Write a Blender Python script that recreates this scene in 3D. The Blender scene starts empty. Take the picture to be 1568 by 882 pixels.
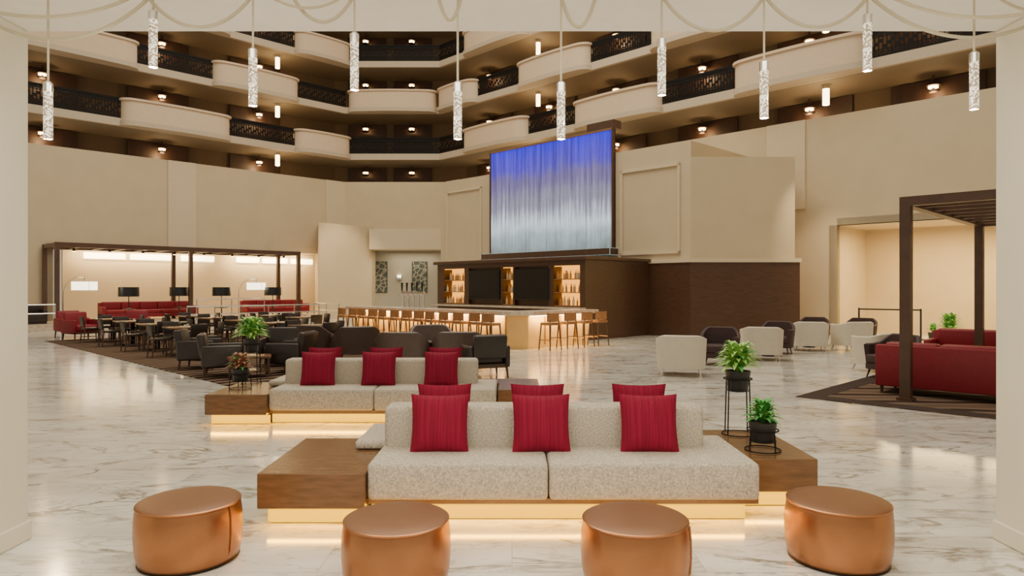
import bpy, bmesh, math, random
from mathutils import Vector, Matrix
random.seed(7)
S2=math.sqrt(0.5)
scene=bpy.context.scene
# ---------------------------------------------------------------- materials
def _new(name):
    m=bpy.data.materials.new(name); m.use_nodes=True
    nt=m.node_tree; b=nt.nodes['Principled BSDF']
    return m,nt,b
def mat(name,col,rough=0.6,metal=0.0,var=0.0,vscale=8,bump=0.0,bscale=60,stretch=(1,1,1),emis=None,estr=0,spec=None,coat=0):
    m,nt,b=_new(name)
    b.inputs['Roughness'].default_value=rough; b.inputs['Metallic'].default_value=metal
    if spec is not None: b.inputs['Specular IOR Level'].default_value=spec
    if coat: b.inputs['Coat Weight'].default_value=coat
    b.inputs['Base Color'].default_value=(*col,1)
    tc=nt.nodes.new('ShaderNodeTexCoord'); mp=nt.nodes.new('ShaderNodeMapping')
    mp.inputs['Scale'].default_value=stretch
    nt.links.new(tc.outputs['Object'],mp.inputs['Vector'])
    n=nt.nodes.new('ShaderNodeTexNoise'); n.inputs['Scale'].default_value=vscale; n.inputs['Detail'].default_value=5
    nt.links.new(mp.outputs['Vector'],n.inputs['Vector'])
    cr=nt.nodes.new('ShaderNodeValToRGB')
    v=max(var,0.02)
    cr.color_ramp.elements[0].position=0.3; cr.color_ramp.elements[1].position=0.7
    cr.color_ramp.elements[0].color=(*[c*(1-v) for c in col],1)
    cr.color_ramp.elements[1].color=(*[min(1,c*(1+v)) for c in col],1)
    nt.links.new(n.outputs['Fac'],cr.inputs['Fac']); nt.links.new(cr.outputs['Color'],b.inputs['Base Color'])
    if bump:
        n2=nt.nodes.new('ShaderNodeTexNoise'); n2.inputs['Scale'].default_value=bscale; n2.inputs['Detail'].default_value=3
        nt.links.new(mp.outputs['Vector'],n2.inputs['Vector'])
        bp=nt.nodes.new('ShaderNodeBump'); bp.inputs['Strength'].default_value=bump; bp.inputs['Distance'].default_value=0.01
        nt.links.new(n2.outputs['Fac'],bp.inputs['Height']); nt.links.new(bp.outputs['Normal'],b.inputs['Normal'])
    if emis:
        b.inputs['Emission Color'].default_value=(*emis,1); b.inputs['Emission Strength'].default_value=estr
    return m
M={}
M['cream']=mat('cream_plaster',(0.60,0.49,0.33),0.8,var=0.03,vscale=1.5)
M['column']=mat('column_plaster',(0.74,0.70,0.57),0.8,var=0.02,vscale=1.5)
M['white']=mat('white_plaster',(0.90,0.88,0.82),0.8,var=0.015)
M['cream2']=mat('pilaster_plaster',(0.66,0.55,0.385),0.8,var=0.02)
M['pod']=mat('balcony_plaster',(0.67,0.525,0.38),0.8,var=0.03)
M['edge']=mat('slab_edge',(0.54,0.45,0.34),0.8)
M['under']=mat('slab_underside',(0.27,0.21,0.14),0.8,var=0.04)  # shade under the slabs is mixed into this darker colour
M['corr']=mat('corridor_wall',(0.16,0.11,0.065),0.8,var=0.05)  # deep corridor shadow is darkened into the wall colour
M['brown']=mat('door_wood',(0.045,0.02,0.011),0.5,var=0.2,vscale=4,stretch=(1,1,.2))
M['iron']=mat('black_iron',(0.006,0.005,0.005),0.6,spec=.2)
M['wood']=mat('walnut',(0.17,0.087,0.037),0.26,var=0.22,vscale=5,stretch=(1,6,6))
M['dwood']=mat('dark_wood',(0.078,0.036,0.018),0.4,var=0.2,vscale=4,stretch=(1,1,6))
M['perg']=mat('pergola_wood',(0.085,0.042,0.025),0.4,var=0.15,vscale=5)
M['bronze']=mat('bronze',(0.36,0.22,0.12),0.35,metal=0.7,var=0.1)
M['fabric']=mat('oatmeal_fabric',(0.54,0.48,0.385),0.9,var=0.34,vscale=70,bump=0.6,bscale=150)
M['white_leather']=mat('white_leather',(0.72,0.65,0.52),0.45,var=0.03)
M['gray_leather']=mat('taupe_leather',(0.11,0.074,0.062),0.40,var=0.08)
M['black_leather']=mat('black_leather',(0.030,0.021,0.018),0.36,var=0.1)
M['dark_fab']=mat('dark_fabric',(0.055,0.028,0.028),0.7,var=0.1)
M['red']=mat('crimson_upholstery',(0.23,0.007,0.018),0.55,var=0.1,vscale=20)
M['tan']=mat('tan_leather',(0.32,0.145,0.05),0.45,var=0.08)
M['chrome']=mat('chrome',(0.75,0.73,0.7),0.2,metal=1)
M['black']=mat('black_gloss',(0.012,0.012,0.013),0.3)
M['screen']=mat('tv_glass',(0.008,0.008,0.009),0.12)
M['pot']=mat('black_pot',(0.022,0.022,0.022),0.45)
M['soil']=mat('soil',(0.05,0.03,0.02),0.9)
M['leaf']=mat('leaf_light',(0.36,0.66,0.15),0.45,var=0.35,vscale=12)
M['leaf2']=mat('leaf_dark',(0.09,0.38,0.08),0.4,var=0.3,vscale=12)
M['leaf3']=mat('leaf_red',(0.42,0.18,0.10),0.5,var=0.4,vscale=14)
M['stone']=mat('bar_stone',(0.62,0.52,0.40),0.25,var=0.2,vscale=6)
M['barface']=mat('bar_front_panel',(0.80,0.55,0.22),0.5,var=0.06,vscale=3)
M['graywall']=mat('gray_wall',(0.38,0.35,0.28),0.8)
M['cord']=mat('white_cord',(0.58,0.51,0.36),0.6)  # cream cord, its shading put into a darker, yellower colour
M['shade']=mat('lamp_shade_white',(0.9,0.85,0.75),0.8,emis=(1,0.86,0.60),estr=4)
M['glow']=mat('warm_lamp',(1,0.8,0.5),0.8,emis=(1,0.62,0.24),estr=22)
M['glow2']=mat('warm_tube',(1,0.85,0.6),0.8,emis=(1,0.74,0.38),estr=11)
M['cove']=mat('cove_light',(1,0.9,0.7),0.8,emis=(1,0.82,0.48),estr=7)
M['led']=mat('yellow_led',(0.2,0.1,0.0),0.9,emis=(1,0.53,0.0),estr=2.1,spec=0)  # LED light on the plinth, painted as glow of its faces
M['amber']=mat('amber_backlight',(0.5,0.2,0.03),0.8,emis=(1,0.40,0.04),estr=2.2)
M['bottle']=mat('bottle_glass',(0.35,0.14,0.03),0.15,var=0.6,vscale=30,emis=(1,0.5,0.12),estr=0.12)  # amber backlight showing in the glass is given as emission
M['bottle2']=mat('bottle_clear',(0.75,0.7,0.55),0.15,var=0.3,vscale=30)
M['copper']=mat('copper_leather',(0.42,0.18,0.075),0.30,metal=0.85,var=0.07,vscale=4,bump=0.08,bscale=50)
M['coppertop']=mat('copper_leather_top',(0.19,0.082,0.034),0.42,metal=0.25,var=0.07,vscale=4,bump=0.08,bscale=50)
def pillow_mat():
    m,nt,b=_new('crimson_pillow_weave'); b.inputs['Roughness'].default_value=0.8; b.inputs['Specular IOR Level'].default_value=.25
    tc=nt.nodes.new('ShaderNodeTexCoord'); mp=nt.nodes.new('ShaderNodeMapping'); mp.inputs['Scale'].default_value=(90,4,1.2)
    n=nt.nodes.new('ShaderNodeTexNoise'); n.inputs['Scale'].default_value=1.5
    cr=nt.nodes.new('ShaderNodeValToRGB')
    cr.color_ramp.elements[0].position=.3; cr.color_ramp.elements[0].color=(0.165,0.0035,0.020,1)
    cr.color_ramp.elements[1].position=.7; cr.color_ramp.elements[1].color=(0.28,0.006,0.038,1)
    nt.links.new(tc.outputs['Object'],mp.inputs['Vector']); nt.links.new(mp.outputs['Vector'],n.inputs['Vector'])
    nt.links.new(n.outputs['Fac'],cr.inputs['Fac']); nt.links.new(cr.outputs['Color'],b.inputs['Base Color'])
    bp=nt.nodes.new('ShaderNodeBump'); bp.inputs['Strength'].default_value=.25; bp.inputs['Distance'].default_value=.004
    nt.links.new(n.outputs['Fac'],bp.inputs['Height']); nt.links.new(bp.outputs['Normal'],b.inputs['Normal'])
    return m
M['pillow']=pillow_mat()
def marble():
    m,nt,b=_new('marble_tile'); L=nt.links.new; N=nt.nodes.new
    tc=N('ShaderNodeTexCoord')
    br=N('ShaderNodeTexBrick'); br.inputs['Scale'].default_value=1.0
    br.inputs['Brick Width'].default_value=1.2; br.inputs['Row Height'].default_value=0.6
    br.inputs['Mortar Size'].default_value=0.003; br.inputs['Mortar Smooth'].default_value=0.1
    br.inputs['Color1'].default_value=(0,0,0,1); br.inputs['Color2'].default_value=(1,1,1,1); br.inputs['Mortar'].default_value=(.5,.5,.5,1)
    L(tc.outputs['Object'],br.inputs['Vector'])
    mul=N('ShaderNodeMath'); mul.operation='MULTIPLY'; mul.inputs[1].default_value=30
    L(br.outputs['Color'],mul.inputs[0])
    mp=N('ShaderNodeMapping'); mp.inputs['Rotation'].default_value=(0,0,0.5); mp.inputs['Scale'].default_value=(0.7,2.0,1)
    L(tc.outputs['Object'],mp.inputs['Vector'])
    def vein(scale,width,dist):
        n=N('ShaderNodeTexNoise'); n.noise_dimensions='4D'; n.inputs['Scale'].default_value=scale
        n.inputs['Detail'].default_value=6; n.inputs['Roughness'].default_value=.55; n.inputs['Distortion'].default_value=dist
        L(mp.outputs['Vector'],n.inputs['Vector']); L(mul.outputs[0],n.inputs['W'])
        s=N('ShaderNodeMath'); s.operation='SUBTRACT'; s.inputs[1].default_value=.5; L(n.outputs['Fac'],s.inputs[0])
        a=N('ShaderNodeMath'); a.operation='ABSOLUTE'; L(s.outputs[0],a.inputs[0])
        r=N('ShaderNodeMapRange'); r.inputs['From Min'].default_value=0; r.inputs['From Max'].default_value=width
        r.inputs['To Min'].default_value=1; r.inputs['To Max'].default_value=0; L(a.outputs[0],r.inputs['Value'])
        return r.outputs['Result']
    v1=vein(0.9,0.026,0.9); v2=vein(2.0,0.020,0.6); 
    nb=N('ShaderNodeTexNoise'); nb.inputs['Scale'].default_value=.9; nb.inputs['Detail'].default_value=4; L(mp.outputs['Vector'],nb.inputs['Vector'])
    base=N('ShaderNodeValToRGB'); base.color_ramp.elements[0].position=.35; base.color_ramp.elements[1].position=.65
    base.color_ramp.elements[0].color=(0.60,0.56,0.49,1); base.color_ramp.elements[1].color=(0.80,0.78,0.72,1)
    L(nb.outputs['Fac'],base.inputs['Fac'])
    nm=N('ShaderNodeTexNoise'); nm.inputs['Scale'].default_value=1.7; L(tc.outputs['Object'],nm.inputs['Vector'])
    mm=N('ShaderNodeMapRange'); mm.inputs['From Min'].default_value=.34; mm.inputs['From Max'].default_value=.58; L(nm.outputs['Fac'],mm.inputs['Value'])
    v1m=N('ShaderNodeMath'); v1m.operation='MULTIPLY'; L(v1,v1m.inputs[0]); L(mm.outputs['Result'],v1m.inputs[1])
    def mix(fac,c1,col,k):
        mk=N('ShaderNodeMath'); mk.operation='MULTIPLY'; mk.inputs[1].default_value=k; L(fac,mk.inputs[0])
        x=N('ShaderNodeMix'); x.data_type='RGBA'; L(mk.outputs[0],x.inputs['Factor']); L(c1,x.inputs['A']); x.inputs['B'].default_value=col
        return x.outputs['Result']
    c=mix(v1m.outputs[0],base.outputs['Color'],(0.17,0.13,0.08,1),.9)
    c=mix(v2,c,(0.36,0.31,0.24,1),.5)
    c=mix(br.outputs['Fac'],c,(0.40,0.36,0.30,1),.7)
    L(c,b.inputs['Base Color']); b.inputs['Roughness'].default_value=0.13; b.inputs['Specular IOR Level'].default_value=.7
    return m
M['marble']=marble()
def carpet(name,c1,c2,c3,rot,scale=0.5):
    m,nt,b=_new(name); L=nt.links.new; N=nt.nodes.new
    tc=N('ShaderNodeTexCoord'); mp=N('ShaderNodeMapping'); mp.inputs['Rotation'].default_value=(0,0,rot); L(tc.outputs['Object'],mp.inputs['Vector'])
    w=N('ShaderNodeTexWave'); w.inputs['Scale'].default_value=scale; w.inputs['Distortion'].default_value=2.2; w.inputs['Detail'].default_value=2; w.inputs['Detail Scale'].default_value=1.2
    L(mp.outputs['Vector'],w.inputs['Vector'])
    cr=N('ShaderNodeValToRGB'); e=cr.color_ramp.elements; e[0].position=.3; e[0].color=(*c1,1); e[1].position=.62; e[1].color=(*c2,1)
    x=e.new(.85); x.color=(*c3,1)
    L(w.outputs['Fac'],cr.inputs['Fac']); L(cr.outputs['Color'],b.inputs['Base Color']); b.inputs['Roughness'].default_value=.95; b.inputs['Specular IOR Level'].default_value=.1
    return m
M['carpet']=carpet('striped_carpet',(0.035,0.018,0.012),(0.09,0.055,0.038),(0.20,0.14,0.10),0,0.9)
M['rug']=carpet('patterned_rug',(0.13,0.085,0.06),(0.24,0.17,0.12),(0.05,0.03,0.022),.9,0.45)
M['rugedge']=mat('rug_border',(0.035,0.018,0.012),0.95)
def waterfall_mat():
    m,nt,b=_new('waterfall_glass'); L=nt.links.new; N=nt.nodes.new
    tc=N('ShaderNodeTexCoord'); sp=N('ShaderNodeSeparateXYZ'); L(tc.outputs['Object'],sp.inputs[0])
    r=N('ShaderNodeMapRange'); r.inputs['From Min'].default_value=3.3; r.inputs['From Max'].default_value=7.9; L(sp.outputs['Z'],r.inputs['Value'])
    mp=N('ShaderNodeMapping'); mp.inputs['Scale'].default_value=(5,5,.14); L(tc.outputs['Object'],mp.inputs['Vector'])
    n=N('ShaderNodeTexNoise'); n.inputs['Scale'].default_value=1.6; n.inputs['Detail'].default_value=8; n.inputs['Roughness'].default_value=.7; L(mp.outputs['Vector'],n.inputs['Vector'])
    n3=N('ShaderNodeTexNoise'); n3.inputs['Scale'].default_value=.8; L(tc.outputs['Object'],n3.inputs['Vector'])
    s=N('ShaderNodeMath'); s.operation='SUBTRACT'; s.inputs[1].default_value=.5; L(n3.outputs['Fac'],s.inputs[0])
    s2=N('ShaderNodeMath'); s2.operation='SUBTRACT'; s2.inputs[1].default_value=.5; L(n.outputs['Fac'],s2.inputs[0])
    k0=N('ShaderNodeMath'); k0.operation='MULTIPLY_ADD'; k0.inputs[1].default_value=.25; L(s.outputs[0],k0.inputs[0]); L(r.outputs['Result'],k0.inputs[2])
    k=N('ShaderNodeMath'); k.operation='MULTIPLY_ADD'; k.inputs[1].default_value=-.35; L(s2.outputs[0],k.inputs[0]); L(k0.outputs[0],k.inputs[2])
    cr=N('ShaderNodeValToRGB'); cr.color_ramp.interpolation='EASE'; e=cr.color_ramp.elements
    e[0].position=0; e[0].color=(0.26,0.32,0.30,1); e[1].position=1; e[1].color=(0.03,0.012,1.0,1)
    for p,c in ((.12,(0.46,0.56,0.60,1)),(.26,(0.80,0.92,1.0,1)),(.45,(0.33,0.32,0.44,1)),(.68,(0.20,0.165,0.40,1)),(.84,(0.09,0.055,0.80,1))):
        x=e.new(p); x.color=c
    L(k.outputs[0],cr.inputs['Fac'])
    mr=N('ShaderNodeMapRange'); mr.inputs['From Min'].default_value=.35; mr.inputs['From Max'].default_value=.68; mr.inputs['To Min'].default_value=.5; mr.inputs['To Max'].default_value=1.5; L(n.outputs['Fac'],mr.inputs['Value'])
    L(cr.outputs['Color'],b.inputs['Emission Color']); L(mr.outputs['Result'],b.inputs['Emission Strength'])
    b.inputs['Base Color'].default_value=(.04,.04,.05,1); b.inputs['Roughness'].default_value=.3; b.inputs['Specular IOR Level'].default_value=.2
    bp=N('ShaderNodeBump'); bp.inputs['Strength'].default_value=.5; L(n.outputs['Fac'],bp.inputs['Height']); L(bp.outputs['Normal'],b.inputs['Normal'])
    return m
M['water']=waterfall_mat()
def crystal():
    m,nt,b=_new('bubble_acrylic'); L=nt.links.new; N=nt.nodes.new
    tc=N('ShaderNodeTexCoord'); v=N('ShaderNodeTexVoronoi'); v.inputs['Scale'].default_value=85; L(tc.outputs['Object'],v.inputs['Vector'])
    cr=N('ShaderNodeValToRGB'); e=cr.color_ramp.elements; e[0].position=.25; e[0].color=(1,.93,.76,1); e[1].position=.62; e[1].color=(.20,.15,.09,1)
    L(v.outputs['Distance'],cr.inputs['Fac']); L(cr.outputs['Color'],b.inputs['Base Color']); L(cr.outputs['Color'],b.inputs['Emission Color'])
    b.inputs['Emission Strength'].default_value=1.3; b.inputs['Roughness'].default_value=.1; b.inputs['Transmission Weight'].default_value=.25
    return m
M['crystal']=crystal()
def art():
    m,nt,b=_new('botanical_print'); L=nt.links.new; N=nt.nodes.new
    tc=N('ShaderNodeTexCoord'); v=N('ShaderNodeTexVoronoi'); v.feature='DISTANCE_TO_EDGE'; v.inputs['Scale'].default_value=3.4; L(tc.outputs['Object'],v.inputs['Vector'])
    cr=N('ShaderNodeValToRGB'); e=cr.color_ramp.elements; e[0].position=.05; e[0].color=(.30,.28,.21,1); e[1].position=.09; e[1].color=(.06,.075,.06,1)
    L(v.outputs['Distance'],cr.inputs['Fac']); L(cr.outputs['Color'],b.inputs['Base Color']); return m
M['art']=art()

# ---------------------------------------------------------------- mesh builder
class MB:
    def __init__(s,name):
        s.name=name; s.bm=bmesh.new(); s.slots=[]
    def mi(s,k):
        if k not in s.slots: s.slots.append(k)
        return s.slots.index(k)
    def face(s,vs,k):
        try: f=s.bm.faces.new(vs); f.material_index=s.mi(k); return f
        except ValueError: return None
    def box(s,x0,x1,y0,y1,z0,z1,k,bev=0,seg=2,T=None):
        co=[(x0,y0,z0),(x1,y0,z0),(x1,y1,z0),(x0,y1,z0),(x0,y0,z1),(x1,y0,z1),(x1,y1,z1),(x0,y1,z1)]
        vs=[s.bm.verts.new(T@Vector(c) if T else c) for c in co]
        fs=[s.face([vs[i] for i in q],k) for q in ((0,3,2,1),(4,5,6,7),(0,1,5,4),(1,2,6,5),(2,3,7,6),(3,0,4,7))]
        if bev:
            es=set(e for f in fs for e in f.edges)
            bmesh.ops.bevel(s.bm,geom=list(es),offset=bev,segments=seg,profile=.5,affect='EDGES',clamp_overlap=True)
    def prism(s,poly,z0,z1,k):
        a=sum(poly[i][0]*poly[(i+1)%len(poly)][1]-poly[(i+1)%len(poly)][0]*poly[i][1] for i in range(len(poly)))
        if a<0: poly=poly[::-1]
        lo=[s.bm.verts.new((p[0],p[1],z0)) for p in poly]; hi=[s.bm.verts.new((p[0],p[1],z1)) for p in poly]
        n=len(poly)
        s.face(lo[::-1],k); s.face(hi,k)
        for i in range(n): s.face([lo[i],lo[(i+1)%n],hi[(i+1)%n],hi[i]],k)
    def wall(s,p0,p1,z0,z1,t,k):
        d=Vector((p1[0]-p0[0],p1[1]-p0[1])); d.normalize(); n=Vector((-d.y,d.x))*t
        s.prism([p0,p1,(p1[0]+n.x,p1[1]+n.y),(p0[0]+n.x,p0[1]+n.y)],z0,z1,k)
    def cyl(s,p0,p1,r0,r1,k,seg=12,caps=True):
        p0=Vector(p0);p1=Vector(p1); d=(p1-p0).normalized()
        a=Vector((0,0,1)) if abs(d.z)<.9 else Vector((1,0,0))
        u=d.cross(a).normalized(); v=d.cross(u)
        A=[];B=[]
        for i in range(seg):
            t=2*math.pi*i/seg; o=u*math.cos(t)+v*math.sin(t)
            A.append(s.bm.verts.new(p0+o*r0)); B.append(s.bm.verts.new(p1+o*r1))
        for i in range(seg): s.face([A[i],B[i],B[(i+1)%seg],A[(i+1)%seg]],k)
        if caps: s.face(A,k); s.face(B[::-1],k)
    def tube(s,pts,r,k,seg=8):
        for a,b in zip(pts[:-1],pts[1:]): s.cyl(a,b,r,r,k,seg,True)
    def ring(s,c,R,r,k,n=20):
        pts=[(c[0]+R*math.cos(2*math.pi*i/n),c[1]+R*math.sin(2*math.pi*i/n),c[2]) for i in range(n+1)]
        s.tube(pts,r,k,6)
    def lathe(s,prof,c,k,seg=32,wob=0):
        rings=[]
        for (r,z) in prof:
            rings.append([s.bm.verts.new((c[0]+(r*(1+wob*math.sin(3*2*math.pi*i/seg+z*9)))*math.cos(2*math.pi*i/seg),c[1]+(r*(1+wob*math.sin(2*2*math.pi*i/seg+1)))*math.sin(2*math.pi*i/seg),c[2]+z)) for i in range(seg)])
        for A,B in zip(rings[:-1],rings[1:]):
            for i in range(seg): s.face([A[i],A[(i+1)%seg],B[(i+1)%seg],B[i]],k)
        s.face(rings[0][::-1],k); s.face(rings[-1],k)
    def frond(s,base,ang,length,width,rise,droop,k,n=5):
        d=Vector((math.cos(ang),math.sin(ang),0)); side=Vector((-d.y,d.x,0)); pr=None
        for i in range(n+1):
            t=i/n; p=Vector(base)+d*length*t*(.55+.45*t)+Vector((0,0,rise*math.sin(t*math.pi*.6)-droop*t*t))
            w=width*math.sin(math.pi*(0.1+.9*t))*(1 if t<1 else 0)+.0015
            a=s.bm.verts.new(p+side*w+Vector((0,0,w*.3))); b=s.bm.verts.new(p); c=s.bm.verts.new(p-side*w+Vector((0,0,w*.3)))
            if pr: s.face([pr[0],pr[1],b,a],k); s.face([pr[1],pr[2],c,b],k)
            pr=(a,b,c)
    def done(s,loc=(0,0,0),rot=0,smooth=True,angle=35,name=None):
        me=bpy.data.meshes.new(s.name); s.bm.to_mesh(me); s.bm.free()
        for k in s.slots: me.materials.append(M[k])
        if smooth:
            for p in me.polygons: p.use_smooth=True
            me.set_sharp_from_angle(angle=math.radians(angle))
        s.me=me
        return inst(s.name,me,loc,rot)
def inst(name,me,loc,rot=0,scale=1):
    o=bpy.data.objects.new(name,me); scene.collection.objects.link(o)
    o.location=loc; o.rotation_euler=(0,0,rot) if not isinstance(rot,tuple) else rot
    o.scale=(scale,)*3 if not isinstance(scale,tuple) else scale
    return o
R45=math.radians(-45); L45=math.radians(45)
def loc45(o,x,y): return (o[0]+(x+y)*S2,o[1]+(-x+y)*S2)
D=math.radians

# ---------------------------------------------------------------- room shell
b=MB('floor'); b.box(-34,34,-4,52,-.2,0,'marble'); b.done(smooth=False)
b=MB('ceiling'); b.box(-8,8,-4,4.76,3.54,3.95,'white'); b.done(smooth=False)
for sx,nm in ((-1,'column'),(1,'column')):
    b=MB(nm); x0,x1=sorted((sx*3.37,sx*4.9)); b.box(x0,x1,3.3,4.76,0,3.54,'column',.012,2)
    b.done(smooth=False)
    b=MB('baseboard_left' if sx<0 else 'baseboard_right'); x0,x1=sorted((sx*3.355,sx*4.92)); b.box(x0,x1,3.28,4.775,0,.135,'column',.008,1); b.done(smooth=False)
def LW(X,c=51.0): return (X,c+X)      # left wall plane  Y-X=c
def RW(X,c=36.9): return (X,c-X)      # right wall plane X+Y=c
ZT=8.1
b=MB('wall_left')
b.wall(LW(-32),LW(-20.5),0,ZT,.3,'cream'); b.wall(LW(-20.5),LW(-11.3),3.75,ZT,.3,'cream'); b.wall(LW(-11.3),LW(-10.1),0,ZT,.3,'cream')
b.wall(LW(-21,52.9),LW(-10.6,52.9),0,3.95,.2,'cream')
b.prism([LW(-20.5,51.3),LW(-11.3,51.3),LW(-11.8,52.9),LW(-21.3,52.9)],3.75,3.95,'cream')
b.prism([LW(-20.5,51.0),LW(-20.7,51.0),(-21.6,31.4),(-21.4,31.6)],0,3.75,'cream')
for X in (-17.05,-10.9):
    p0=LW(X,50.9); p1=LW(X+.95,50.9); b.wall(p0,p1,3.75 if X<-12 else 5.3,ZT,.1,'cream2')
b.done(smooth=False)
b=MB('wall_back')
b.prism([(-10.1,40.9),(-3.9,40.9),(-3.9,41.3),(-10.1,41.3)],4.0,ZT,'cream')
b.prism([(-8.3,39.7),(-3.0,39.7),(-3.0,40.95),(-8.3,40.95)],4.0,5.2,'cream2')
b.prism([(-10.6,37.4),(-8.3,40.4),(-8.3,42.5),(-11.6,42.5),(-11.3,39.7)],0,5.35,'cream')
b.prism([(-8.3,41.6),(-2.6,41.6),(-2.6,41.9),(-8.3,41.9)],0,4.2,'graywall')
b.done(smooth=False)
b=MB('wall_right')
b.wall(RW(-4.0),RW(11.9),0,ZT,.3,'cream'); b.wall(RW(11.9),RW(26),4.05,ZT,.3,'cream')
b.wall(RW(10.0,36.8),RW(11.05,36.8),4.75,ZT,.1,'cream2')
b.wall(RW(-3.95,36.8),RW(-3.1,36.8),0,ZT,.1,'cream2')
b.prism([RW(11.9),(RW(11.9)[0]+2.2,RW(11.9)[1]+2.2),(RW(11.9)[0]+2.0,RW(11.9)[1]+2.4),(RW(11.9)[0]-.2,RW(11.9)[1]+.2)],0,4.05,'cream')
b.wall((14.1,27.2),(15.1,26.2),0,4.05,.3,'cream')
b.wall((14.9,26.6),(27,14.5),0,4.05,.3,'cream')
b.prism([RW(11.9),RW(26),(30,15),(15,30)],4.05,4.3,'cream2')
b.done(smooth=False)
b=MB('wall_bar')
b.prism([(-3.56,34.16),(6.35,24.25),(9.5,27.35),(-.4,37.3)],0,7.0,'cream')
b.prism([(6.35,24.25),(10.05,24.25),(10.05,26.8),(8.6,28.3)],0,6.41,'cream')
b.done(smooth=False)
def moulding(b,x0,x1,z0,z1,w=.09,t=.07,k='cream2'):
    b.box(x0,x1,-t,0,z1-w,z1,k); b.box(x0,x1,-t,0,z0,z0+w,k); b.box(x0,x0+w,-t,0,z0,z1,k); b.box(x1-w,x1,-t,0,z0,z1,k)
b=MB('trim_1'); moulding(b,.5,3.05,3.0,6.5); moulding(b,11.0,13.6,3.0,6.25); b.done((-3.56,34.16,0),R45,False)
b=MB('trim_2')
b.prism([(5.05,25.4),(6.30,24.12),(10.17,24.12),(10.17,25.5),(9.9,25.5),(9.9,24.5),(6.5,24.5),(5.3,25.6)],0,2.66,'dwood')
b.prism([(5.0,25.4),(6.25,24.07),(10.22,24.07),(10.22,25.5),(9.9,25.5),(9.9,24.5),(6.5,24.5),(5.3,25.6)],2.66,2.8,'cream2')
b.done(smooth=False)

# ---------------------------------------------------------------- balconies
CL=(-9.9,40.6); CR=(-4.3,40.6)
def P(side,x,off=0):
    if side=='L': p=(x,50.5+x); n=(S2,-S2)
    elif side=='C': p=(x,40.6); n=(0,-1)
    else: p=(x,36.3-x); n=(-S2,-S2)
    return Vector((p[0]+n[0]*off,p[1]+n[1]*off))
def pod(b,side,x0,x1,z):
    N=16; 
    def outline(off,depth=.42,ext=0.0):
        pts=[]
        L=(P(side,x1)-P(side,x0)).length
        d=(P(side,x1)-P(side,x0))/L; n=(P(side,x0,1)-P(side,x0))
        for i in range(N+1):
            s=(-ext)+(L+2*ext)*(0.5-0.5*math.cos(math.pi*i/N))
            e=min(s+ext,L+ext-s); r=.55
            q=1 if e>=r else math.sqrt(max(0,1-((r-e)/r)**2))
            o=depth*q+.16*math.sin(math.pi*(s+ext)/(L+2*ext))+off
            pts.append(P(side,x0)+d*s+n*o)
        back=[P(side,x1)+d*ext-n*.15,P(side,x0)-d*ext-n*.15]
        return [tuple(p) for p in pts]+[tuple(p) for p in back]
    b.prism(outline(.05,ext=.04),z-.02,z+.2,'edge')
    b.prism(outline(0),z+.2,z+1.16,'pod')
    b.prism(outline(.07,ext=.07),z+1.16,z+1.26,'pod')
def rail(b,side,x0,x1,z):
    p0=P(side,x0,.02); p1=P(side,x1,.02); L=(p1-p0).length; d=(p1-p0)/L
    def strip(a,c,z0,z1,t):
        q0=p0+d*a; q1=p0+d*c; b.wall(tuple(q0),tuple(q1),z0,z1,t,'iron')
    strip(0,L,z+1.20,z+1.30,.08); strip(0,L,z+.34,z+.41,.04); strip(0,L,z+1.02,z+1.06,.03); strip(0,L,z+.56,z+.60,.03)
    n=int(L/.13)
    for i in range(n+1):
        a=L*i/n
        strip(max(0,a-.02),min(L,a+.02),z+.38,z+1.24,.03)
        if i<n:
            m=a+L/n/2
            strip(m-.045,m+.045,z+.62+.10*(i%3),z+.74+.10*(i%3),.02)
            strip(m-.04,m+.04,z+1.08,z+1.18,.02); strip(m-.03,m+.03,z+.43,z+.53,.02)
patA=[('L',-27,-22.6,'p'),('L',-22.6,-18.4,'r'),('L',-18.4,-14.8,'p'),('L',-14.8,-12.2,'r'),('L',-12.2,-9.75,'p'),('C',-9.9,-4.3,'r'),('R',-4.3,-2.6,'r'),('R',-2.6,.87,'p'),('R',.87,3.14,'r'),('R',3.14,6.56,'p'),('R',6.56,8.97,'r'),('R',8.97,12.5,'p'),('R',12.5,16.6,'r'),('R',16.6,20,'p')]
patB=[('L',-27,-22.6,'r'),('L',-22.6,-17.9,'p'),('L',-17.9,-15.4,'r'),('L',-15.4,-12.1,'p'),('L',-12.1,-9.9,'r'),('C',-9.7,-4.5,'p'),('R',-4.2,-1.9,'p'),('R',-1.9,.45,'r'),('R',.45,3.77,'p'),('R',3.77,6.2,'r'),('R',6.2,8.8,'p'),('R',8.8,12.2,'r'),('R',12.2,16,'p'),('R',16,20,'r')]
LEV=[9.4,12.15,14.9,17.65]
for i,z in enumerate(LEV):
    b=MB('balcony'); 
    ring=[P('L',-28),Vector(CL),Vector(CR),P('R',21),Vector((23.2,17.4)),Vector((-2.7,43.6)),Vector((-11.1,43.6)),Vector((-30.2,24.6))]
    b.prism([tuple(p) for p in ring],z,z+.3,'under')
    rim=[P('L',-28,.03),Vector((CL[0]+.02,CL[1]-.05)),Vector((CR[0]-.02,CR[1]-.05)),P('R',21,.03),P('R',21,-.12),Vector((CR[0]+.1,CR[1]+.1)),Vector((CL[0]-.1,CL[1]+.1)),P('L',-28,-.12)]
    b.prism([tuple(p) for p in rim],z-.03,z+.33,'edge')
    for sd,a,c,t in (patA if i%2==0 else patB):
        (pod if t=='p' else rail)(b,sd,a,c,z)
    b.done(angle=30)
b=MB('wall_corridor')
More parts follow.
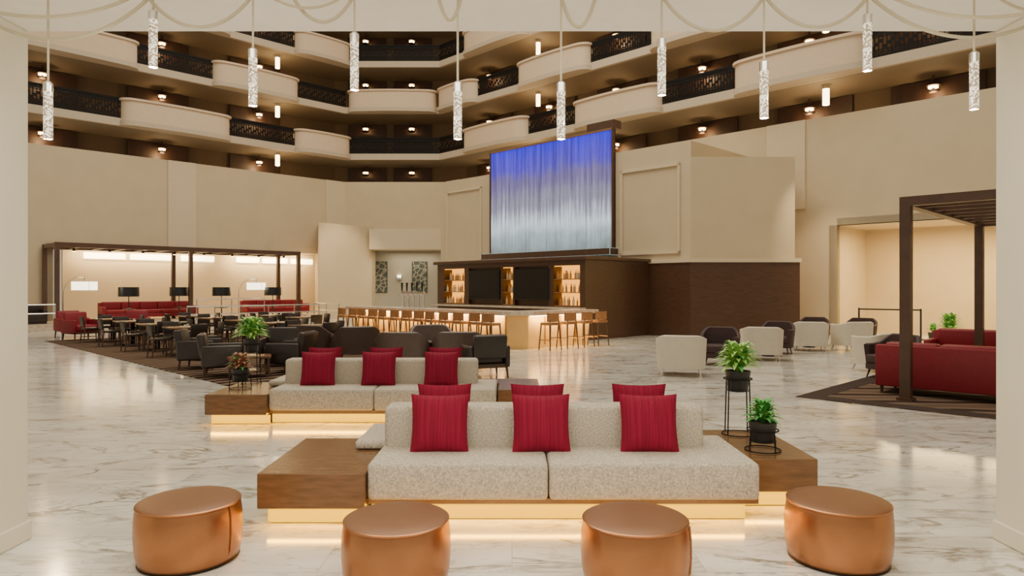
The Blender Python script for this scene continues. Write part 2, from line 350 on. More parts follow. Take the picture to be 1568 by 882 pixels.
b.wall((-30.0,24.7),(-11.3,43.4),6.6,20.6,.3,'corr'); b.wall((-11.3,43.4),(-2.9,43.4),6.6,20.6,.3,'corr'); b.wall((-2.9,43.4),(22,18.5),6.6,20.6,.3,'corr')
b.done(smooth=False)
b=MB('corridor_doors'); g=MB('corridor_sconces'); h=MB('corridor_tube_lights')
pls=[]
levels=[6.65]+LEV
def sconce(q,ct):
    g.lathe([(.16,0),(.16,.06)],(q[0],q[1],ct-.46),'glow',12); g.lathe([(.24,0),(.20,.10)],(q[0],q[1],ct-.38),'brown',12); g.cyl((q[0],q[1],ct-.28),(q[0],q[1],ct),.03,.03,'brown',6)
    g.lathe([(.15,0),(.24,.07)],(q[0],q[1],ct-.62),'brown',12); g.cyl((q[0],q[1],ct-.6),(q[0],q[1],ct-.42),.05,.05,'brown',6)
for li,z in enumerate(levels):
    ct=z+2.75
    for X in (-26,-22.3,-18.6,-14.9):
        p=Vector((X,54.55+X)); d=Vector((S2,S2)); n=Vector((S2,-S2))
        q0=p-d*1.5; q1=p+d*1.5; b.wall(tuple(q0+n*.04),tuple(q1+n*.04),z+.3,z+2.7,.06,'brown')
        q=p+n*.5; sconce((q.x,q.y),ct)
        if li<4: pls.append((q.x,q.y,ct-.75))
    for X in (-9.2,-6.3):
        b.box(X-1.2,X+1.2,43.3,43.42,z+.3,z+2.7,'brown'); sconce((X,42.9),ct)
    for X in (-1.0,2.4,5.6,9.0,12.4,15.5):
        p=Vector((X,40.4-X)); d=Vector((S2,-S2)); n=Vector((-S2,-S2))
        q0=p-d*1.5; q1=p+d*1.5; b.wall(tuple(q1+n*.04),tuple(q0+n*.04),z+.3,z+2.7,.06,'brown')
        q=p+n*.5; sconce((q.x,q.y),ct)
        if li<4: pls.append((q.x,q.y,ct-.75))
    for q in (P('L',-12.6,-.9),P('R',.75,-.9),P('R',11.2,-.9)):
        h.cyl((q.x,q.y,ct-.75),(q.x,q.y,ct-.15),.12,.12,'glow2',10); h.cyl((q.x,q.y,ct-.15),(q.x,q.y,ct),.13,.13,'chrome',10)
        if li<4: pls.append((q.x,q.y,ct-.95))
b.done(smooth=False); g.done(); h.done()
for i,p in enumerate(pls):
    l=bpy.data.lights.new('corridor_light','POINT'); l.energy=42; l.color=(1,.66,.32); l.shadow_soft_size=.15
    o=bpy.data.objects.new('corridor_light',l); o.location=p; scene.collection.objects.link(o)

# ---------------------------------------------------------------- waterfall
b=MB('waterfall_feature')
W=6.85
b.box(0,W,0,.05,3.32,7.9,'water')
b.box(-.07,0,-.04,.14,3.2,7.98,'perg'); b.box(W,W+.07,-.04,.14,3.2,7.98,'perg'); b.box(-.07,W+.07,-.04,.14,7.9,7.98,'bronze')
b.box(-.07,W+.07,.05,.14,3.2,7.9,'perg'); b.box(5.6,W+.07,.0,.5,7.98,8.3,'perg')
b.box(-.25,W+.2,-.4,.14,3.02,3.3,'perg',.02,1)
b.done((-.96,31.36,0),R45)

# ---------------------------------------------------------------- back bar cabinet
b=MB('back_bar_cabinet')
W=7.8
b.box(0,W,.5,3.8,0,2.7,'dwood'); b.box(0,W,0,.5,0,1.12,'dwood'); b.box(0,W,0,.5,2.52,2.7,'dwood'); b.box(-.12,W+.12,-.15,3.8,2.7,2.82,'dwood',.02,1)
ops=[(.42,1.68,'s'),(1.95,3.75,'t'),(3.85,4.4,'s'),(4.5,6.15,'t'),(6.4,7.57,'s')]
prev=0
for x0,x1,t in ops:
    b.box(prev,x0,0,.5,1.12,2.52,'dwood'); prev=x1
    if t=='s':
        b.box(x0,x1,.44,.5,1.12,2.52,'amber')
        for zz in (1.12,1.58,2.04): b.box(x0,x1,.02,.44,zz,zz+.03,'tan')
        b.box(x0,x1,.05,.1,2.49,2.52,'amber')
    else:
        b.box(x0,x1,.12,.5,1.12,2.52,'dwood')
b.box(prev,W,0,.5,1.12,2.52,'dwood')
b.box(-.02,W+.02,-.25,.02,1.02,1.10,'stone',.01,1)
b.done((-3.08,28.23,0),R45)
b=MB('television'); b.box(-.86,.86,-.05,.05,-.56,.56,'black',.02,1); b.box(-.83,.83,-.06,-.045,-.53,.53,'screen'); b.box(-.2,.2,.05,.12,-.2,.2,'black')
p=loc45((-3.08,28.23),2.85,.0); o=b.done((p[0],p[1],1.88),R45); me=o.data
p=loc45((-3.08,28.23),5.33,.0); inst('television',me,(p[0],p[1],1.88),R45)
b=MB('liquor_bottles')
for x0,x1,t in ops:
    if t!='s': continue
    for zz in (1.151,1.611,2.071):
        x=x0+.07
        while x<x1-.05:
            r=random.uniform(.028,.042); hh=random.uniform(.24,.33); k=random.choice(['bottle','bottle','bottle2'])
            b.lathe([(r,0),(r,hh*.6),(r*.4,hh*.75),(r*.35,hh)],(x,random.uniform(.12,.3),zz),k,8); x+=r*2+random.uniform(.01,.05)
b.done((-3.08,28.23,0),R45)

# ---------------------------------------------------------------- bar counter
NB=(.16,18.8)
b=MB('bar_counter')
b.prism([(-8.75,.28),(-.75,.28),(-.3,.73),(-.3,3.5),(-.85,3.5),(-.85,.85),(-8.75,.85)],0,.97,'barface')
b.prism([(-8.87,0),(-.6,0),(0,.6),(0,3.6),(-.95,3.6),(-.95,.95),(-8.87,.95)],.97,1.08,'stone')
for i in range(1,11):
    x=-8.75+i*.8; b.box(x-.02,x+.02,.255,.28,.1,.95,'tan')
for i in range(1,4):
    y=.73+i*.7; b.box(-.3,-.275,y-.02,y+.02,.1,.95,'tan')
b.box(-8.7,-.8,.2,.26,.93,.97,'glow2'); b.box(-.3,-.24,.8,3.4,.93,.97,'glow2')
b.box(-8.75,-.75,.26,.30,0,.1,'dwood')
b.cyl((-8.7,.08,.2),(-.7,.08,.2),.02,.02,'bronze',8)
b.done((NB[0],NB[1],0),R45)
b=MB('bar_stool')
b.box(-.21,.21,-.21,.21,.70,.78,'tan',.03,3)
for sx in(-1,1):
    for sy in(-1,1): b.cyl((sx*.18,sy*.18,.72),(sx*.22,sy*.23,0),.022,.016,'dwood',8)
    b.cyl((sx*.205,-.21,.28),(sx*.205,.21,.28),.012,.012,'bronze',6)
b.cyl((-.2,-.21,.28),(.2,-.21,.28),.012,.012,'bronze',6); b.cyl((-.2,.21,.36),(.2,.21,.36),.012,.012,'dwood',6)
N=10
for i in range(N):
    a0=math.radians(25+130*i/N); a1=math.radians(25+130*(i+1)/N)
    for (ra,rb,z0,z1) in ((.23,.26,.80,1.04),):
        q=[(ra*math.cos(a0),ra*math.sin(a0)),(rb*math.cos(a0),rb*math.sin(a0)),(rb*math.cos(a1),rb*math.sin(a1)),(ra*math.cos(a1),ra*math.sin(a1))]
        b.prism(q,z0,z1,'tan')
for sx in(-.17,.17): b.cyl((sx,.17,.72),(sx,.19,.84),.015,.015,'dwood',6)
p=loc45(NB,-8.4,-.30)
ob=b.done((p[0],p[1],0),R45+math.pi); st=ob.data
for i in range(1,13):
    p=loc45(NB,-8.4+i*.64,-.30+random.uniform(-.05,.05)); inst('bar_stool',st,(p[0],p[1],0),R45+math.pi+random.uniform(-.15,.15))
for y in (1.0,1.75,2.5,3.2):
    p=loc45(NB,.30,y); inst('bar_stool',st,(p[0],p[1],0),R45-math.pi/2+random.uniform(-.15,.15)+0)
b=MB('beer_tap_tower')
for i in range(5):
    x=i*.28; b.cyl((x,0,0),(x,0,.55),.04,.04,'chrome',10); b.cyl((x,0,.45),(x,-.16,.42),.022,.015,'chrome',8); b.cyl((x,-.05,.55),(x,-.05,.85),.02,.04,'black',8); b.lathe([(.06,0),(.06,.03)],(x,0,0),'chrome',12); b.cyl((x,-.15,.36),(x,-.15,.42),.012,.012,'chrome',6)
b.cyl((-.06,0,.5),(1.18,0,.5),.05,.05,'chrome',12)
p=loc45(NB,-6.0,.5); b.done((p[0],p[1],1.08),R45)

# ---------------------------------------------------------------- sofa units
def sofa_unit(ox,oy):
    b=MB('platform_bench')
    b.box(-1.87,-1.08,5.0,6.18,.13,.39,'wood',.006,1)
    b.box(1.86,2.43,5.42,6.55,.13,.39,'wood',.006,1); b.box(1.5,1.86,6.08,6.55,.13,.39,'wood')
    b.box(-1.09,1.85,5.12,6.5,.13,.172,'bronze')
    # recessed plinth; thin glowing faces stand in for LED light falling on it
    b.box(-1.80,-1.08,5.09,6.05,0,.13,'dwood'); b.box(-1.1,1.76,5.18,6.4,0,.13,'dwood'); b.box(1.72,2.36,5.50,6.42,0,.13,'dwood')
    b.box(-1.80,-1.06,5.07,5.09,.01,.115,'led'); b.box(-1.06,1.76,5.16,5.18,.01,.115,'led')
    b.box(-1.82,-1.80,5.09,6.05,.01,.115,'led'); b.box(1.76,2.36,5.48,5.50,.01,.115,'led'); b.box(2.36,2.38,5.50,6.42,.01,.115,'led')
    b.done((ox,oy,0))
    for (x,y,sx) in ((-1.44,5.045,.74),(.35,5.14,2.8),(2.08,5.455,.56)):
        l=bpy.data.lights.new('led_strip','AREA'); l.shape='RECTANGLE'; l.size=sx; l.size_y=.03; l.energy=6*sx; l.color=(1,.46,0.0)
        o=bpy.data.objects.new('led_strip',l); o.location=(ox+x,oy+y,.124); o.rotation_euler=(D(-40),0,0); scene.collection.objects.link(o)
    b=MB('modular_sofa')
    b.box(-1.075,.268,5.05,5.98,.173,.45,'fabric',.035,3); b.box(.276,1.84,5.05,6.06,.173,.45,'fabric',.035,3)
    b.box(-1.05,.262,5.60,5.86,.40,.78,'fabric',.045,3); b.box(.27,1.58,5.60,5.86,.40,.78,'fabric',.045,3)
    b.box(-1.32,1.45,5.72,6.48,.395,.47,'fabric',.03,3); b.box(-1.06,1.45,6.0,6.48,.173,.42,'fabric',.03,3)
    b.done((ox,oy,0))
    for x in (-.57,.25,1.10):
        pillow((ox+x+random.uniform(-.02,.02),oy+5.47,.45+.215),-.22,random.uniform(-.05,.05))
        pillow((ox+x+random.uniform(-.04,.04),oy+6.01,.47+.215),.20,random.uniform(-.05,.05))
pm=None
def pillow(loc,tilt,rz):
    global pm
    if pm is None:
        b=MB('throw_pillow'); n=20; h=.235
        for sgn in (-1,1):
            g=[]
            for i in range(n+1):
                row=[]
                for j in range(n+1):
                    u=2*i/n-1; v=2*j/n-1
                    t=.085*((1-abs(u)**2.6)*(1-abs(v)**2.6))**.55
                    x=u*h*(1-.07*(1-v*v)*abs(u)); z=v*h*(1-.07*(1-u*u)*abs(v))
                    row.append(b.bm.verts.new((x,sgn*t,z)))
                g.append(row)
            for i in range(n):
                for j in range(n):
                    q=[g[i][j],g[i+1][j],g[i+1][j+1],g[i][j+1]]; b.face(q if sgn<0 else q[::-1],'pillow')
        bmesh.ops.remove_doubles(b.bm,verts=b.bm.verts,dist=.0005)
        o=b.done(loc); pm=o.data
    else: o=inst('throw_pillow',pm,loc)
    o.rotation_euler=(tilt,0,rz); 
sofa_unit(0,0); sofa_unit(-2.05,3.7)

# ---------------------------------------------------------------- ottomans
b=MB('copper_ottoman')
b.lathe([(.28,0),(.300,.015),(.316,.08),(.324,.18),(.322,.28),(.314,.345),(.309,.362)],(0,0,0),'copper',64,.004)
b.lathe([(.309,.360),(.315,.366),(.315,.374),(.306,.380)],(0,0,0),'copper',64,.004)
b.lathe([(.306,.380),(.29,.386),(.2,.393),(.1,.396),(.01,.397)],(0,0,0),'coppertop',64,.004)
pts=[(.31*math.cos(-.5)*k,.31*math.sin(-.5)*k,z) for k,z in ((.93,.02),(1.035,.09),(1.055,.19),(1.045,.29),(1.02,.365))]
b.tube(pts,.006,'copper',6)
b.lathe([(.29,-.0),(.305,.008),(.29,.014)],(0,0,0),'black',48)
o=b.done((-2.09,4.42,0),.2,angle=40); om=o.data
for x,y,r in ((-.69,4.08,1.9),(.735,4.08,.15),(2.11,4.42,2.6)): inst('copper_ottoman',om,(x,y,0),r)

# ---------------------------------------------------------------- potted plants
def plant(name,loc,stand,potr,poth,kind,size,n=46):
    b=MB(name); zs=stand
    b.ring((0,0,.006),potr*1.25,.005,'iron'); b.ring((0,0,zs+.03),potr*.92,.004,'iron'); b.ring((0,0,zs+poth*.72),potr*1.1,.006,'iron')
    for i in range(4):
        a=math.pi/4+i*math.pi/2; ca,sa=math.cos(a),math.sin(a)
        b.cyl((potr*1.25*ca,potr*1.25*sa,0.004),(potr*1.1*ca,potr*1.1*sa,zs+poth*.72),.006,.006,'iron',6)
    b.lathe([(potr*.72,0),(potr*.78,.01),(potr,poth),(potr*.93,poth),(potr*.9,poth-.015)],(0,0,zs+.02),'pot',28)
    b.lathe([(potr*.9,0),(potr*.88,.01)],(0,0,zs+poth-.01),'soil',20)
    base=(0,0,zs+poth+.0)
    for i in range(n):
        a=i*2.399+random.uniform(-.2,.2); t=i/n; k=kind if random.random()>.15 else ('leaf2' if kind!='leaf2' else 'leaf')
        L=size*(1.0-.45*t)*random.uniform(.8,1.1)
        b.frond(base,a,L,size*.13*random.uniform(.8,1.2),size*(.35+.75*t),size*(.25*(1-t)),k)
    b.done(loc,random.uniform(0,3),angle=80)
plant('potted_fern',(2.10,6.35,.392),.38,.115,.19,'leaf',.27,80)
plant('potted_fern',(2.10,5.72,.392),.05,.115,.17,'leaf2',.20,56)
plant('potted_fern',(-3.72,9.75,.392),.42,.115,.19,'leaf',.31,80)
plant('potted_croton',(-3.66,9.2,.392),.08,.115,.17,'leaf3',.22,56)
def floorplant(loc,s,r,ph):
    b=MB('potted_shrub'); b.lathe([(r*.7,0),(r,ph),(r*.9,ph),(r*.88,ph-.02)],(0,0,0),'pot',20)
    for i in range(50):
        t=i/50; b.frond((0,0,ph-.03),i*2.4,s*(1-.4*t),s*.12,s*(.6+.9*t),s*.2*(1-t),'leaf' if i%3 else 'leaf2')
    b.done(loc,0,angle=80)
floorplant((12.95,20.2,0),.45,.24,.4); floorplant((13.7,22.2,0),.24,.16,.3)

# ---------------------------------------------------------------- chairs
def tub_chair(name,shell,seat,back=.78,arm=.62,r=.38,flare=.04,leg=.17,legk='dwood'):
    b=MB(name); n=28; t=.075
    def pt(a,rr):
        c,s=math.cos(a),math.sin(a); e=.55
        return (math.copysign(abs(c)**e,c)*rr, math.copysign(abs(s)**e,s)*rr*.86)
    a0,a1=math.radians(-52),math.radians(232)
    rows=[]
    for i in range(n+1):
        a=a0+(a1-a0)*i/n; s=max(0,math.sin(a)); top=arm+(back-arm)*min(1,s*1.15)**1.3
        o=pt(a,r); q=pt(a,r-t); o2=pt(a,r+flare); q2=pt(a,r+flare-t); m=pt(a,r+flare-t/2)
        rows.append([b.bm.verts.new((*o,leg)),b.bm.verts.new((*o2,top-.02)),b.bm.verts.new((*m,top)),b.bm.verts.new((*q2,top-.02)),b.bm.verts.new((*q,leg))])
    for A,B in zip(rows[:-1],rows[1:]):
        for j in range(5): b.face([A[j],A[(j+1)%5],B[(j+1)%5],B[j]],shell)
    b.face(rows[0],shell); b.face(rows[-1][::-1],shell)
    b.box(-r+t,r-t,-r*.84,r*.86-t,leg,leg+.12,shell,.02,2); b.box(-r+t+.005,r-t-.005,-r*.88,r*.86-t-.01,leg+.121,.46,seat,.04,3)
    for sx in(-1,1):
        for sy in(-1,1): b.cyl((sx*r*.72,sy*r*.62,leg+.01),(sx*r*.82,sy*r*.72,0),.022,.013,legk,8)
    b.bm.normal_update(); bmesh.ops.recalc_face_normals(b.bm,faces=b.bm.faces)
    return b
def place(b,lst,sc=1):
    me=None
    for (x,y,rz) in lst:
        if me is None: o=b.done((x,y,0),rz); o.scale=(sc,)*3; me=o.data; nm=b.name
        else: inst(nm,me,(x,y,0),rz,sc)
place(tub_chair('lounge_chair','white_leather','white_leather',.82,.74,.47,.03,.15,'chrome'),[(3.42,13.8,D(165)),(6.1,16.7,D(165)),(8.35,19.2,D(165)),(9.55,19.2,D(190)),(7.75,14.4,D(200))])
place(tub_chair('accent_armchair','dark_fab','dark_fab',.85,.66,.40,.05),[(4.75,15.6,D(-20)),(7.1,18.3,D(-30)),(9.3,21.0,D(-25)),(7.35,13.2,D(-70)),(10.4,20.4,D(-40))])
place(tub_chair('wingback_chair','gray_leather','gray_leather',.84,.60,.48,.10),[(-4.9,17.2,D(160)),(-3.8,16.6,D(200)),(-2.3,14.6,D(175)),(-1.15,14.7,D(185)),(-1.9,16.6,D(20))],1.0)
b=MB('side_table'); b.lathe([(.24,.50),(.25,.51),(.25,.53),(.24,.535)],(0,0,0),'dwood',28); b.cyl((0,0,.02),(0,0,.5),.02,.02,'iron',10); b.lathe([(.16,0),(.16,.015),(.02,.025)],(0,0,0),'iron',24)
place(b,[(4.0,14.9,0),(6.6,17.6,0),(8.8,20.2,0),(-1.75,15.6,0)])
def armchair(name,k,wood):
    b=MB(name)
    b.box(-.3,.3,-.32,.28,.26,.45,k,.05,3)
    T=Matrix.Translation((0,.30,.42))@Matrix.Rotation(-.18,4,'X'); b.box(-.32,.32,-.06,.09,-.05,.40,k,.05,3,T)
    for s in(-1,1):
        x0,x1=sorted((s*.31,s*.40)); b.box(x0,x1,-.34,.36,.2,.60,k,.035,3)
        for y in(-.30,.30): b.cyl((s*.34,y,.22),(s*.36,y*1.08,0),.025,.016,wood,8)
    b.box(-.36,.36,-.3,.32,.19,.27,wood,.01,1)
    return b
place(armchair('leather_armchair','black_leather','dwood'),[(-5.75,13.6,D(110)),(-4.6,14.2,D(-100)),(-.55,13.5,D(200)),(-5.2,15.3,D(10)),(-6.8,14.9,D(100))],1.05)
place(armchair('crimson_armchair','red','dwood'),[(-14.5,23.0,D(60)),(-13.6,24.6,D(20)),(-15.6,24.2,D(50))],1.15)
b=MB('coffee_table'); b.box(-.4,.4,-.25,.25,.38,.43,'wood',.01,2); b.box(-.35,.35,-.2,.2,.12,.15,'wood')
for sx in(-1,1):
    for sy in(-1,1): b.box(sx*.35-.025,sx*.35+.025,sy*.2-.025,sy*.2+.025,0,.38,'dwood')
place(b,[(-5.15,13.4,D(20))])
b=MB('dining_table'); b.box(-.45,.45,-.45,.45,.71,.75,'wood',.008,2); b.box(-.05,.05,-.05,.05,.03,.71,'iron'); b.box(-.3,.3,-.04,.04,0,.03,'iron'); b.box(-.04,.04,-.3,.3,0,.03,'iron')
b.lathe([(.045,0),(.03,.02),(.035,.07)],(.05,.02,.75),'white_leather',12)
tabs=[]; C0=(-4.6,11.7)
for (x,y) in [(-6.9,1.5),(-9.1,1.5),(-11.3,1.5),(-13.4,1.5),(-5.4,4.2),(-7.4,4.2),(-9.6,4.2),(-11.8,4.2),(-13.9,4.2),(-10.3,6.6),(-12.6,6.7)]:
    p=loc45(C0,x,y); tabs.append((p[0],p[1],R45))
place(b,tabs)
b=MB('dining_chair'); b.box(-.22,.22,-.22,.22,.43,.49,'black_leather',.02,2)
T=Matrix.Translation((0,.21,.47))@Matrix.Rotation(-.12,4,'X'); b.box(-.21,.21,-.02,.03,.06,.38,'black_leather',.018,2,T)
for s in(-1,1):
    b.cyl((s*.19,.2,.45),(s*.19,.26,.84),.018,.015,'dwood',8); b.cyl((s*.19,.2,.45),(s*.2,.25,0),.02,.015,'dwood',8); b.cyl((s*.19,-.19,.45),(s*.2,-.21,0),.02,.015,'dwood',8)
    b.cyl((s*.195,-.19,.2),(s*.195,.22,.2),.01,.01,'dwood',6)
cl=[]
for (x,y,_) in tabs:
    for k in range(4):
        a=R45+k*math.pi/2+random.uniform(-.1,.1); r=.62
        cl.append((x-math.sin(a)*r,y+math.cos(a)*r,a))
place(b,cl)

# ---------------------------------------------------------------- carpets
b=MB('striped_rug'); b.box(-15.2,0,0,6.2,0,.012,'carpet'); b.done((C0[0],C0[1],0),R45,False)
b=MB('patterned_rug'); b.box(0,6.5,0,5.6,0,.012,'rug'); b.box(-.0,6.5,0,.35,.012,.014,'rugedge'); b.box(0,.35,.35,5.6,.012,.014,'rugedge'); b.done((4.55,10.95,0),R45,False)

# ---------------------------------------------------------------- right pergola and furniture
b=MB('pergola')
w=.075; Lx=5.6; Ly=5.1; H=3.16
for x in (0,Lx):
    for y in (0,Ly): b.box(x-w,x+w,y-w,y+w,.012,H-.14,'perg'); b.box(x-.11,x+.11,y-.11,y+.11,.012,.05,'perg')
b.box(-w,Lx+w,-w,w,H-.14,H,'perg'); b.box(-w,Lx+w,Ly-w,Ly+w,H-.14,H,'perg'); b.box(-w,w,w,Ly-w,H-.14,H,'perg'); b.box(Lx-w,Lx+w,w,Ly-w,H-.14,H,'perg')
for i in range(1,8):
    y=Ly*i/8; b.box(w,Lx-w,y-.03,y+.03,H-.12,H-.01,'perg')
for i in range(1,4):
    x=Lx*i/4; b.box(x-.04,x+.04,w,Ly-w,H-.17,H-.12,'perg')
    for y in (1.2,3.8): b.lathe([(.05,0),(.05,.06)],(x,y,H-.24),'glow',12); b.lathe([(.06,0),(.06,.04)],(x,y,H-.18),'black',12)
b.done((6.12,10.6,0),R45,False)
def sofa(name,L,k):
    b=MB(name)
    b.box(0,L,-.08,.78,.12,.30,k,.02,2)
    n=max(2,round(L/.85)); 
    for i in range(n):
        x0=.12+(L-.24)*i/n; x1=.12+(L-.24)*(i+1)/n
        b.box(x0+.004,x1-.004,-.10,.62,.30,.46,k,.04,3); b.box(x0+.004,x1-.004,.50,.74,.44,.84,k,.05,3)
    b.box(0,L,.66,.82,.12,.80,k,.03,2); b.box(0,.13,-.1,.80,.12,.62,k,.035,3); b.box(L-.13,L,-.1,.80,.12,.62,k,.035,3)
    for x in (.08,L-.08):
        for y in(0,.72): b.cyl((x,y,.13),(x,y,0),.03,.02,'dwood',8)
    return b
b=sofa('crimson_sofa',2.6,'red'); s1=b.done((0,0,0)); s1.rotation_euler=(0,0,D(135))
s1.location=(6.62+2.6*S2,11.95-2.6*S2,.014)
inst('crimson_sofa',s1.data,(9.0,14.9,.014),R45)
b=MB('stanchion_barrier')
for x in(0,1.9): b.cyl((x,0,0),(x,0,1.05),.03,.03,'black',10); b.lathe([(.17,0),(.17,.02),(.03,.05)],(x,0,0),'black',20)
b.box(0,1.9,-.01,.01,.98,1.03,'black'); b.done((12.3,24.2,0),R45+.1)

# ---------------------------------------------------------------- left raised lounge
b=MB('lounge_platform')
b.prism([(-24.0,22.7),(-10.5,36.2),(-10.75,38.5),(-11.9,41.0),(-25.9,27.0)],0,.27,'stone'); 
b.prism([(-23.8,22.5),(-10.3,36.0),(-10.5,36.2),(-24.0,22.7)],0,.135,'stone'); b.done(smooth=False)
b=MB('lounge_pergola'); w=.085; H=3.4; D_=2.3; xs=(0,5.37,10.86); L=xs[-1]
for x in xs:
    for y in (0,D_): b.box(x-w,x+w,y-w,y+w,0,H-.2,'perg')
b.box(-w,L+w,-w,w,H-.2,H,'perg'); b.box(-w,L+w,D_-w,D_+w,H-.2,H,'perg')
for x in [L*i/12 for i in range(13)]: b.box(x-w*.8,x+w*.8,w,D_-w,H-.18,H-.02,'perg')
for i in range(8):
    x=L*(i+.5)/8; b.lathe([(.06,0),(.06,.12)],(x,.3,H-.34),'black',10); b.lathe([(.05,0),(.05,.02)],(x,.3,H-.37),'glow',10)
A=LW(-19.0,47.5); b.done((A[0],A[1],.27),L45)
b=MB('cove_lamps')
for x0,x1 in ((.3,2.1),(2.3,4.4),(4.7,6.4),(7.6,8.9),(9.1,10.6),(10.8,12.2)):
    b.box(x0,x1,-.10,-.03,3.15,3.45,'cove',.02,1)
A=LW(-20.6,52.85); b.done((A[0],A[1],0),L45)
for (t,L) in ((3.3,6.0),(9.9,4.6)):
    l=bpy.data.lights.new('cove_wash','AREA'); l.shape='RECTANGLE'; l.size=L; l.size_y=.3; l.energy=190; l.color=(1,.74,.38)
    o=bpy.data.objects.new('cove_wash',l); A=LW(-20.6+t*S2,52.0); o.location=(A[0],A[1],3.6); o.rotation_euler=(D(25),0,L45); scene.collection.objects.link(o)
def onp(X,c): p=LW(X,c); return (p[0],p[1],.27)
b=sofa('banquette_sofa',4.2,'red'); q=onp(-18.6,49.6); o=b.done(q,L45); inst('banquette_sofa',o.data,onp(-13.9,49.6),L45,(.85,1,1))
def lamp(loc,sh,shw,h,k):
    b=MB('table_lamp'); b.lathe([(.10,0),(.10,.02),(.02,.04)],(0,0,.55),'black',16); b.cyl((0,0,.57),(0,0,h),.02,.02,'black',8)
    b.lathe([(shw,h-.05),(shw*.98,h-.05+sh)],(0,0,0),k,24); b.lathe([(.28,.52),(.28,.55)],(0,0,0),'dwood',20); b.cyl((0,0,0),(0,0,.52),.03,.03,'dwood',8)
    b.done(loc)
for X,c in ((-16.9,47.0),(-15.8,48.2),(-14.0,46.9),(-12.3,47.4)): lamp(onp(X,c),.42,.42,1.15,'black')
def arc(loc,rot):
    b=MB('arc_floor_lamp'); b.lathe([(.2,0),(.2,.03)],(0,0,0),'chrome',24)
    pts=[(0,0,0.02)]+[(0.75-.75*math.cos(t),0,1.2+.75*math.sin(t)) for t in [i*math.pi/2/8 for i in range(9)]]+[(.9,0,1.93),(.9,0,1.75)]
    b.tube(pts,.02,'chrome',8); b.box(.52,1.28,-.3,.3,1.38,1.76,'shade',.01,1); b.done(loc,rot)
arc(onp(-19.0,47.9),0); arc(onp(-13.9,48.6),0)
b=MB('black_loveseat')
b.box(0,1.5,-.1,.7,.08,.42,'black_leather',.04,3); b.box(0,1.5,.5,.75,.4,.82,'black_leather',.05,3); b.box(0,.15,-.1,.7,.3,.6,'black_leather',.03,2); b.box(1.35,1.5,-.1,.7,.3,.6,'black_leather',.03,2)
b.box(.02,1.48,-.05,.7,0,.1,'black_leather')
b.done((-20.3,27.2,.27),L45)
b=MB('handrail')
def rl(p,q,z0,z1,n):
    P0=Vector((*p,z0));P1=Vector((*q,z1))
    for dz in(.95,.6): b.cyl(P0+Vector((0,0,dz)),P1+Vector((0,0,dz)),.028,.028,'chrome',8)
    for i in range(n+1):
        a=P0.lerp(P1,i/n); b.cyl(a,a+Vector((0,0,.95)),.025,.025,'chrome',8)
rl((-12.3,31.0),(-9.5,33.6),.0,.0,3); rl((-14.6,31.6),(-12.3,33.9),.27,.27,2); rl((-12.3,31.0),(-14.0,29.4),.0,.0,2); rl((-10.4,35.9),(-8.7,34.3),.0,.0,2); rl((-18.2,27.2),(-18.9,26.4),.14,.14,1)
b.done()

# ---------------------------------------------------------------- alcove pictures + sconce
for X in (-8.05,-5.62):
    b=MB('framed_print'); b.box(-.46,.46,-.05,0,-.94,.94,'black'); b.box(-.43,.43,-.06,-.05,-.91,.91,'art'); b.done((X,41.59,2.42))
b=MB('wall_sconce'); b.box(-.14,.14,-.12,0,-.14,.14,'chrome',.02,1); b.lathe([(.12,0),(.14,.16)],(0,-.16,-.02),'shade',16); b.done((-6.85,41.59,2.4))

# ---------------------------------------------------------------- crystal pendants + swag cords
PX=[-2.65,-2.05,-1.48,-.90,-.31,.28,.855,1.44,2.03,2.64]
PZ=[2.90,3.31,3.09,3.18,2.90,2.90,3.15,3.02,3.29,3.07]
for x,z in zip(PX,PZ):
    b=MB('crystal_pendant')
    b.cyl((0,0,-.30),(0,0,-.03),.024,.024,'crystal',20); b.cyl((0,0,-.03),(0,0,.02),.026,.026,'chrome',20); b.cyl((0,0,.02),(0,0,.035),.025,.006,'chrome',20)
    b.cyl((0,0,.03),(0,0,3.54-z),.006,.006,'cord',8); b.lathe([(.03,0),(.03,.03)],(0,0,3.51-z),'cord',16)
    b.done((x,3.9,z))
    l=bpy.data.lights.new('pendant_led','POINT'); l.energy=5.5; l.color=(1,.92,.78); l.shadow_soft_size=.012
    o=bpy.data.objects.new('pendant_led',l); o.location=(x,3.9,z-.318); scene.collection.objects.link(o)
b=MB('swag_cords')
def swag(x0,x1,zl,y=3.9,y1=3.9,r=.0105):
    n=22; pts=[]
    for i in range(n+1):
        t=i/n; pts.append((x0+(x1-x0)*t,y+(y1-y)*t,3.54-(3.54-zl)*(1-(2*t-1)**2)**.8))
    b.tube(pts,r,'cord',8)
swag(-3.25,-1.98,3.17); swag(-3.36,-2.0,3.26,3.7,3.9); swag(-2.15,-1.42,3.24); swag(-1.5,-.85,3.33,3.8,3.9,.008); swag(-1.3,-.86,3.27); swag(-.44,-.27,3.28); swag(.26,.50,3.24)
swag(.80,1.5,3.22); swag(1.38,2.1,3.24); swag(1.95,3.3,3.18); swag(2.0,3.36,3.24,3.9,3.6); swag(2.5,3.36,3.30,3.75,3.9,.008)
b.done()

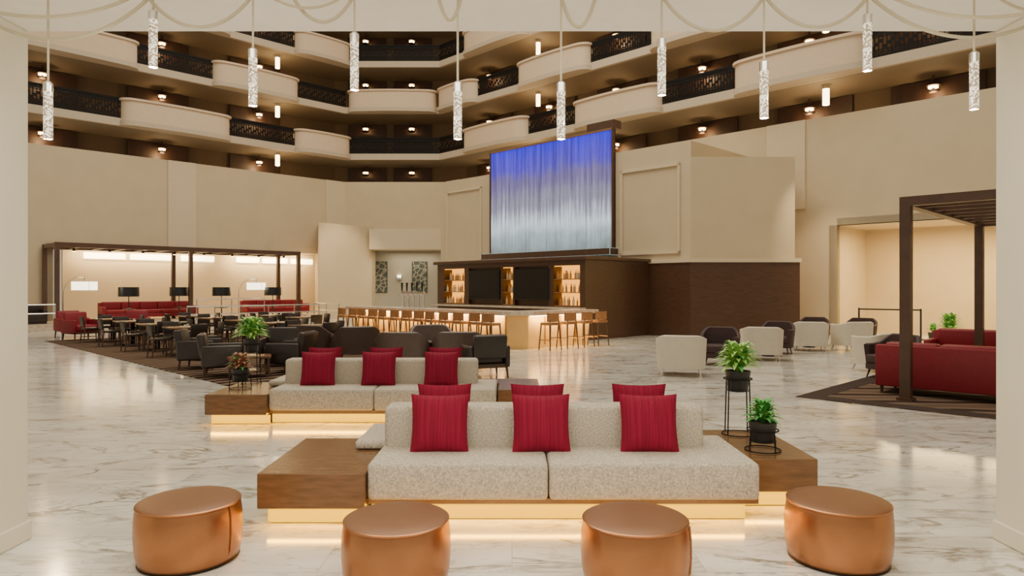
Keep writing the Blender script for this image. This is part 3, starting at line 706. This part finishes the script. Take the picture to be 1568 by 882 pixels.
# ---------------------------------------------------------------- lights
def area(name,loc,rot,sx,sy,e,col):
    l=bpy.data.lights.new(name,'AREA'); l.shape='RECTANGLE'; l.size=sx; l.size_y=sy; l.energy=e; l.color=col
    o=bpy.data.objects.new(name,l); o.location=loc; o.rotation_euler=rot; scene.collection.objects.link(o)
area('skylight',(-2,20,24),(0,0,0),20,20,5600,(1,.89,.69))
area('lobby_ceiling_light',(0,1.0,3.5),(0,0,0),5,4,260,(1,.93,.78))
area('alcove_light',(15.5,22.6,3.9),(0,0,R45),6,1,560,(1,.70,.29))
area('bar_alcove_light',(-6,40.6,3.9),(0,0,0),3,1,60,(1,.85,.6))
p=loc45(NB,-4.75,.14); area('bar_underglow',(p[0],p[1],.92),(D(12),0,R45),7.8,.08,120,(1,.60,.16))
p=loc45(NB,-.15,2.1); area('bar_underglow',(p[0],p[1],.92),(D(12),0,R45+math.pi/2),2.6,.08,45,(1,.60,.16))
def spot(loc,tgt,e,ang,col=(1,.78,.5),r=.1):
    l=bpy.data.lights.new('downlight','SPOT'); l.energy=e; l.spot_size=D(ang); l.spot_blend=.8; l.color=col; l.shadow_soft_size=r
    o=bpy.data.objects.new('downlight',l); o.location=loc; d=Vector(tgt)-Vector(loc); o.rotation_euler=d.to_track_quat('-Z','Y').to_euler(); scene.collection.objects.link(o)
spot((-7.5,34.5,8.0),(-9.6,38.8,2.5),1500,50)
spot((9.5,22,7.5),(11.6,25.2,1.5),900,45)
spot((1.5,17.5,8),(2.3,20.5,0),800,40)
spot((-16,24,9),(-10.5,15,0),1500,50,(1,.70,.36))
w=bpy.data.worlds.new('World'); scene.world=w; w.use_nodes=True
w.node_tree.nodes['Background'].inputs[0].default_value=(1,.89,.71,1); w.node_tree.nodes['Background'].inputs[1].default_value=.50

cam=bpy.data.cameras.new('camera'); cam.lens=24; cam.sensor_width=36
co=bpy.data.objects.new('camera',cam); co.location=(0,0,1.75); co.rotation_euler=(math.pi/2,0,0); scene.collection.objects.link(co); scene.camera=co
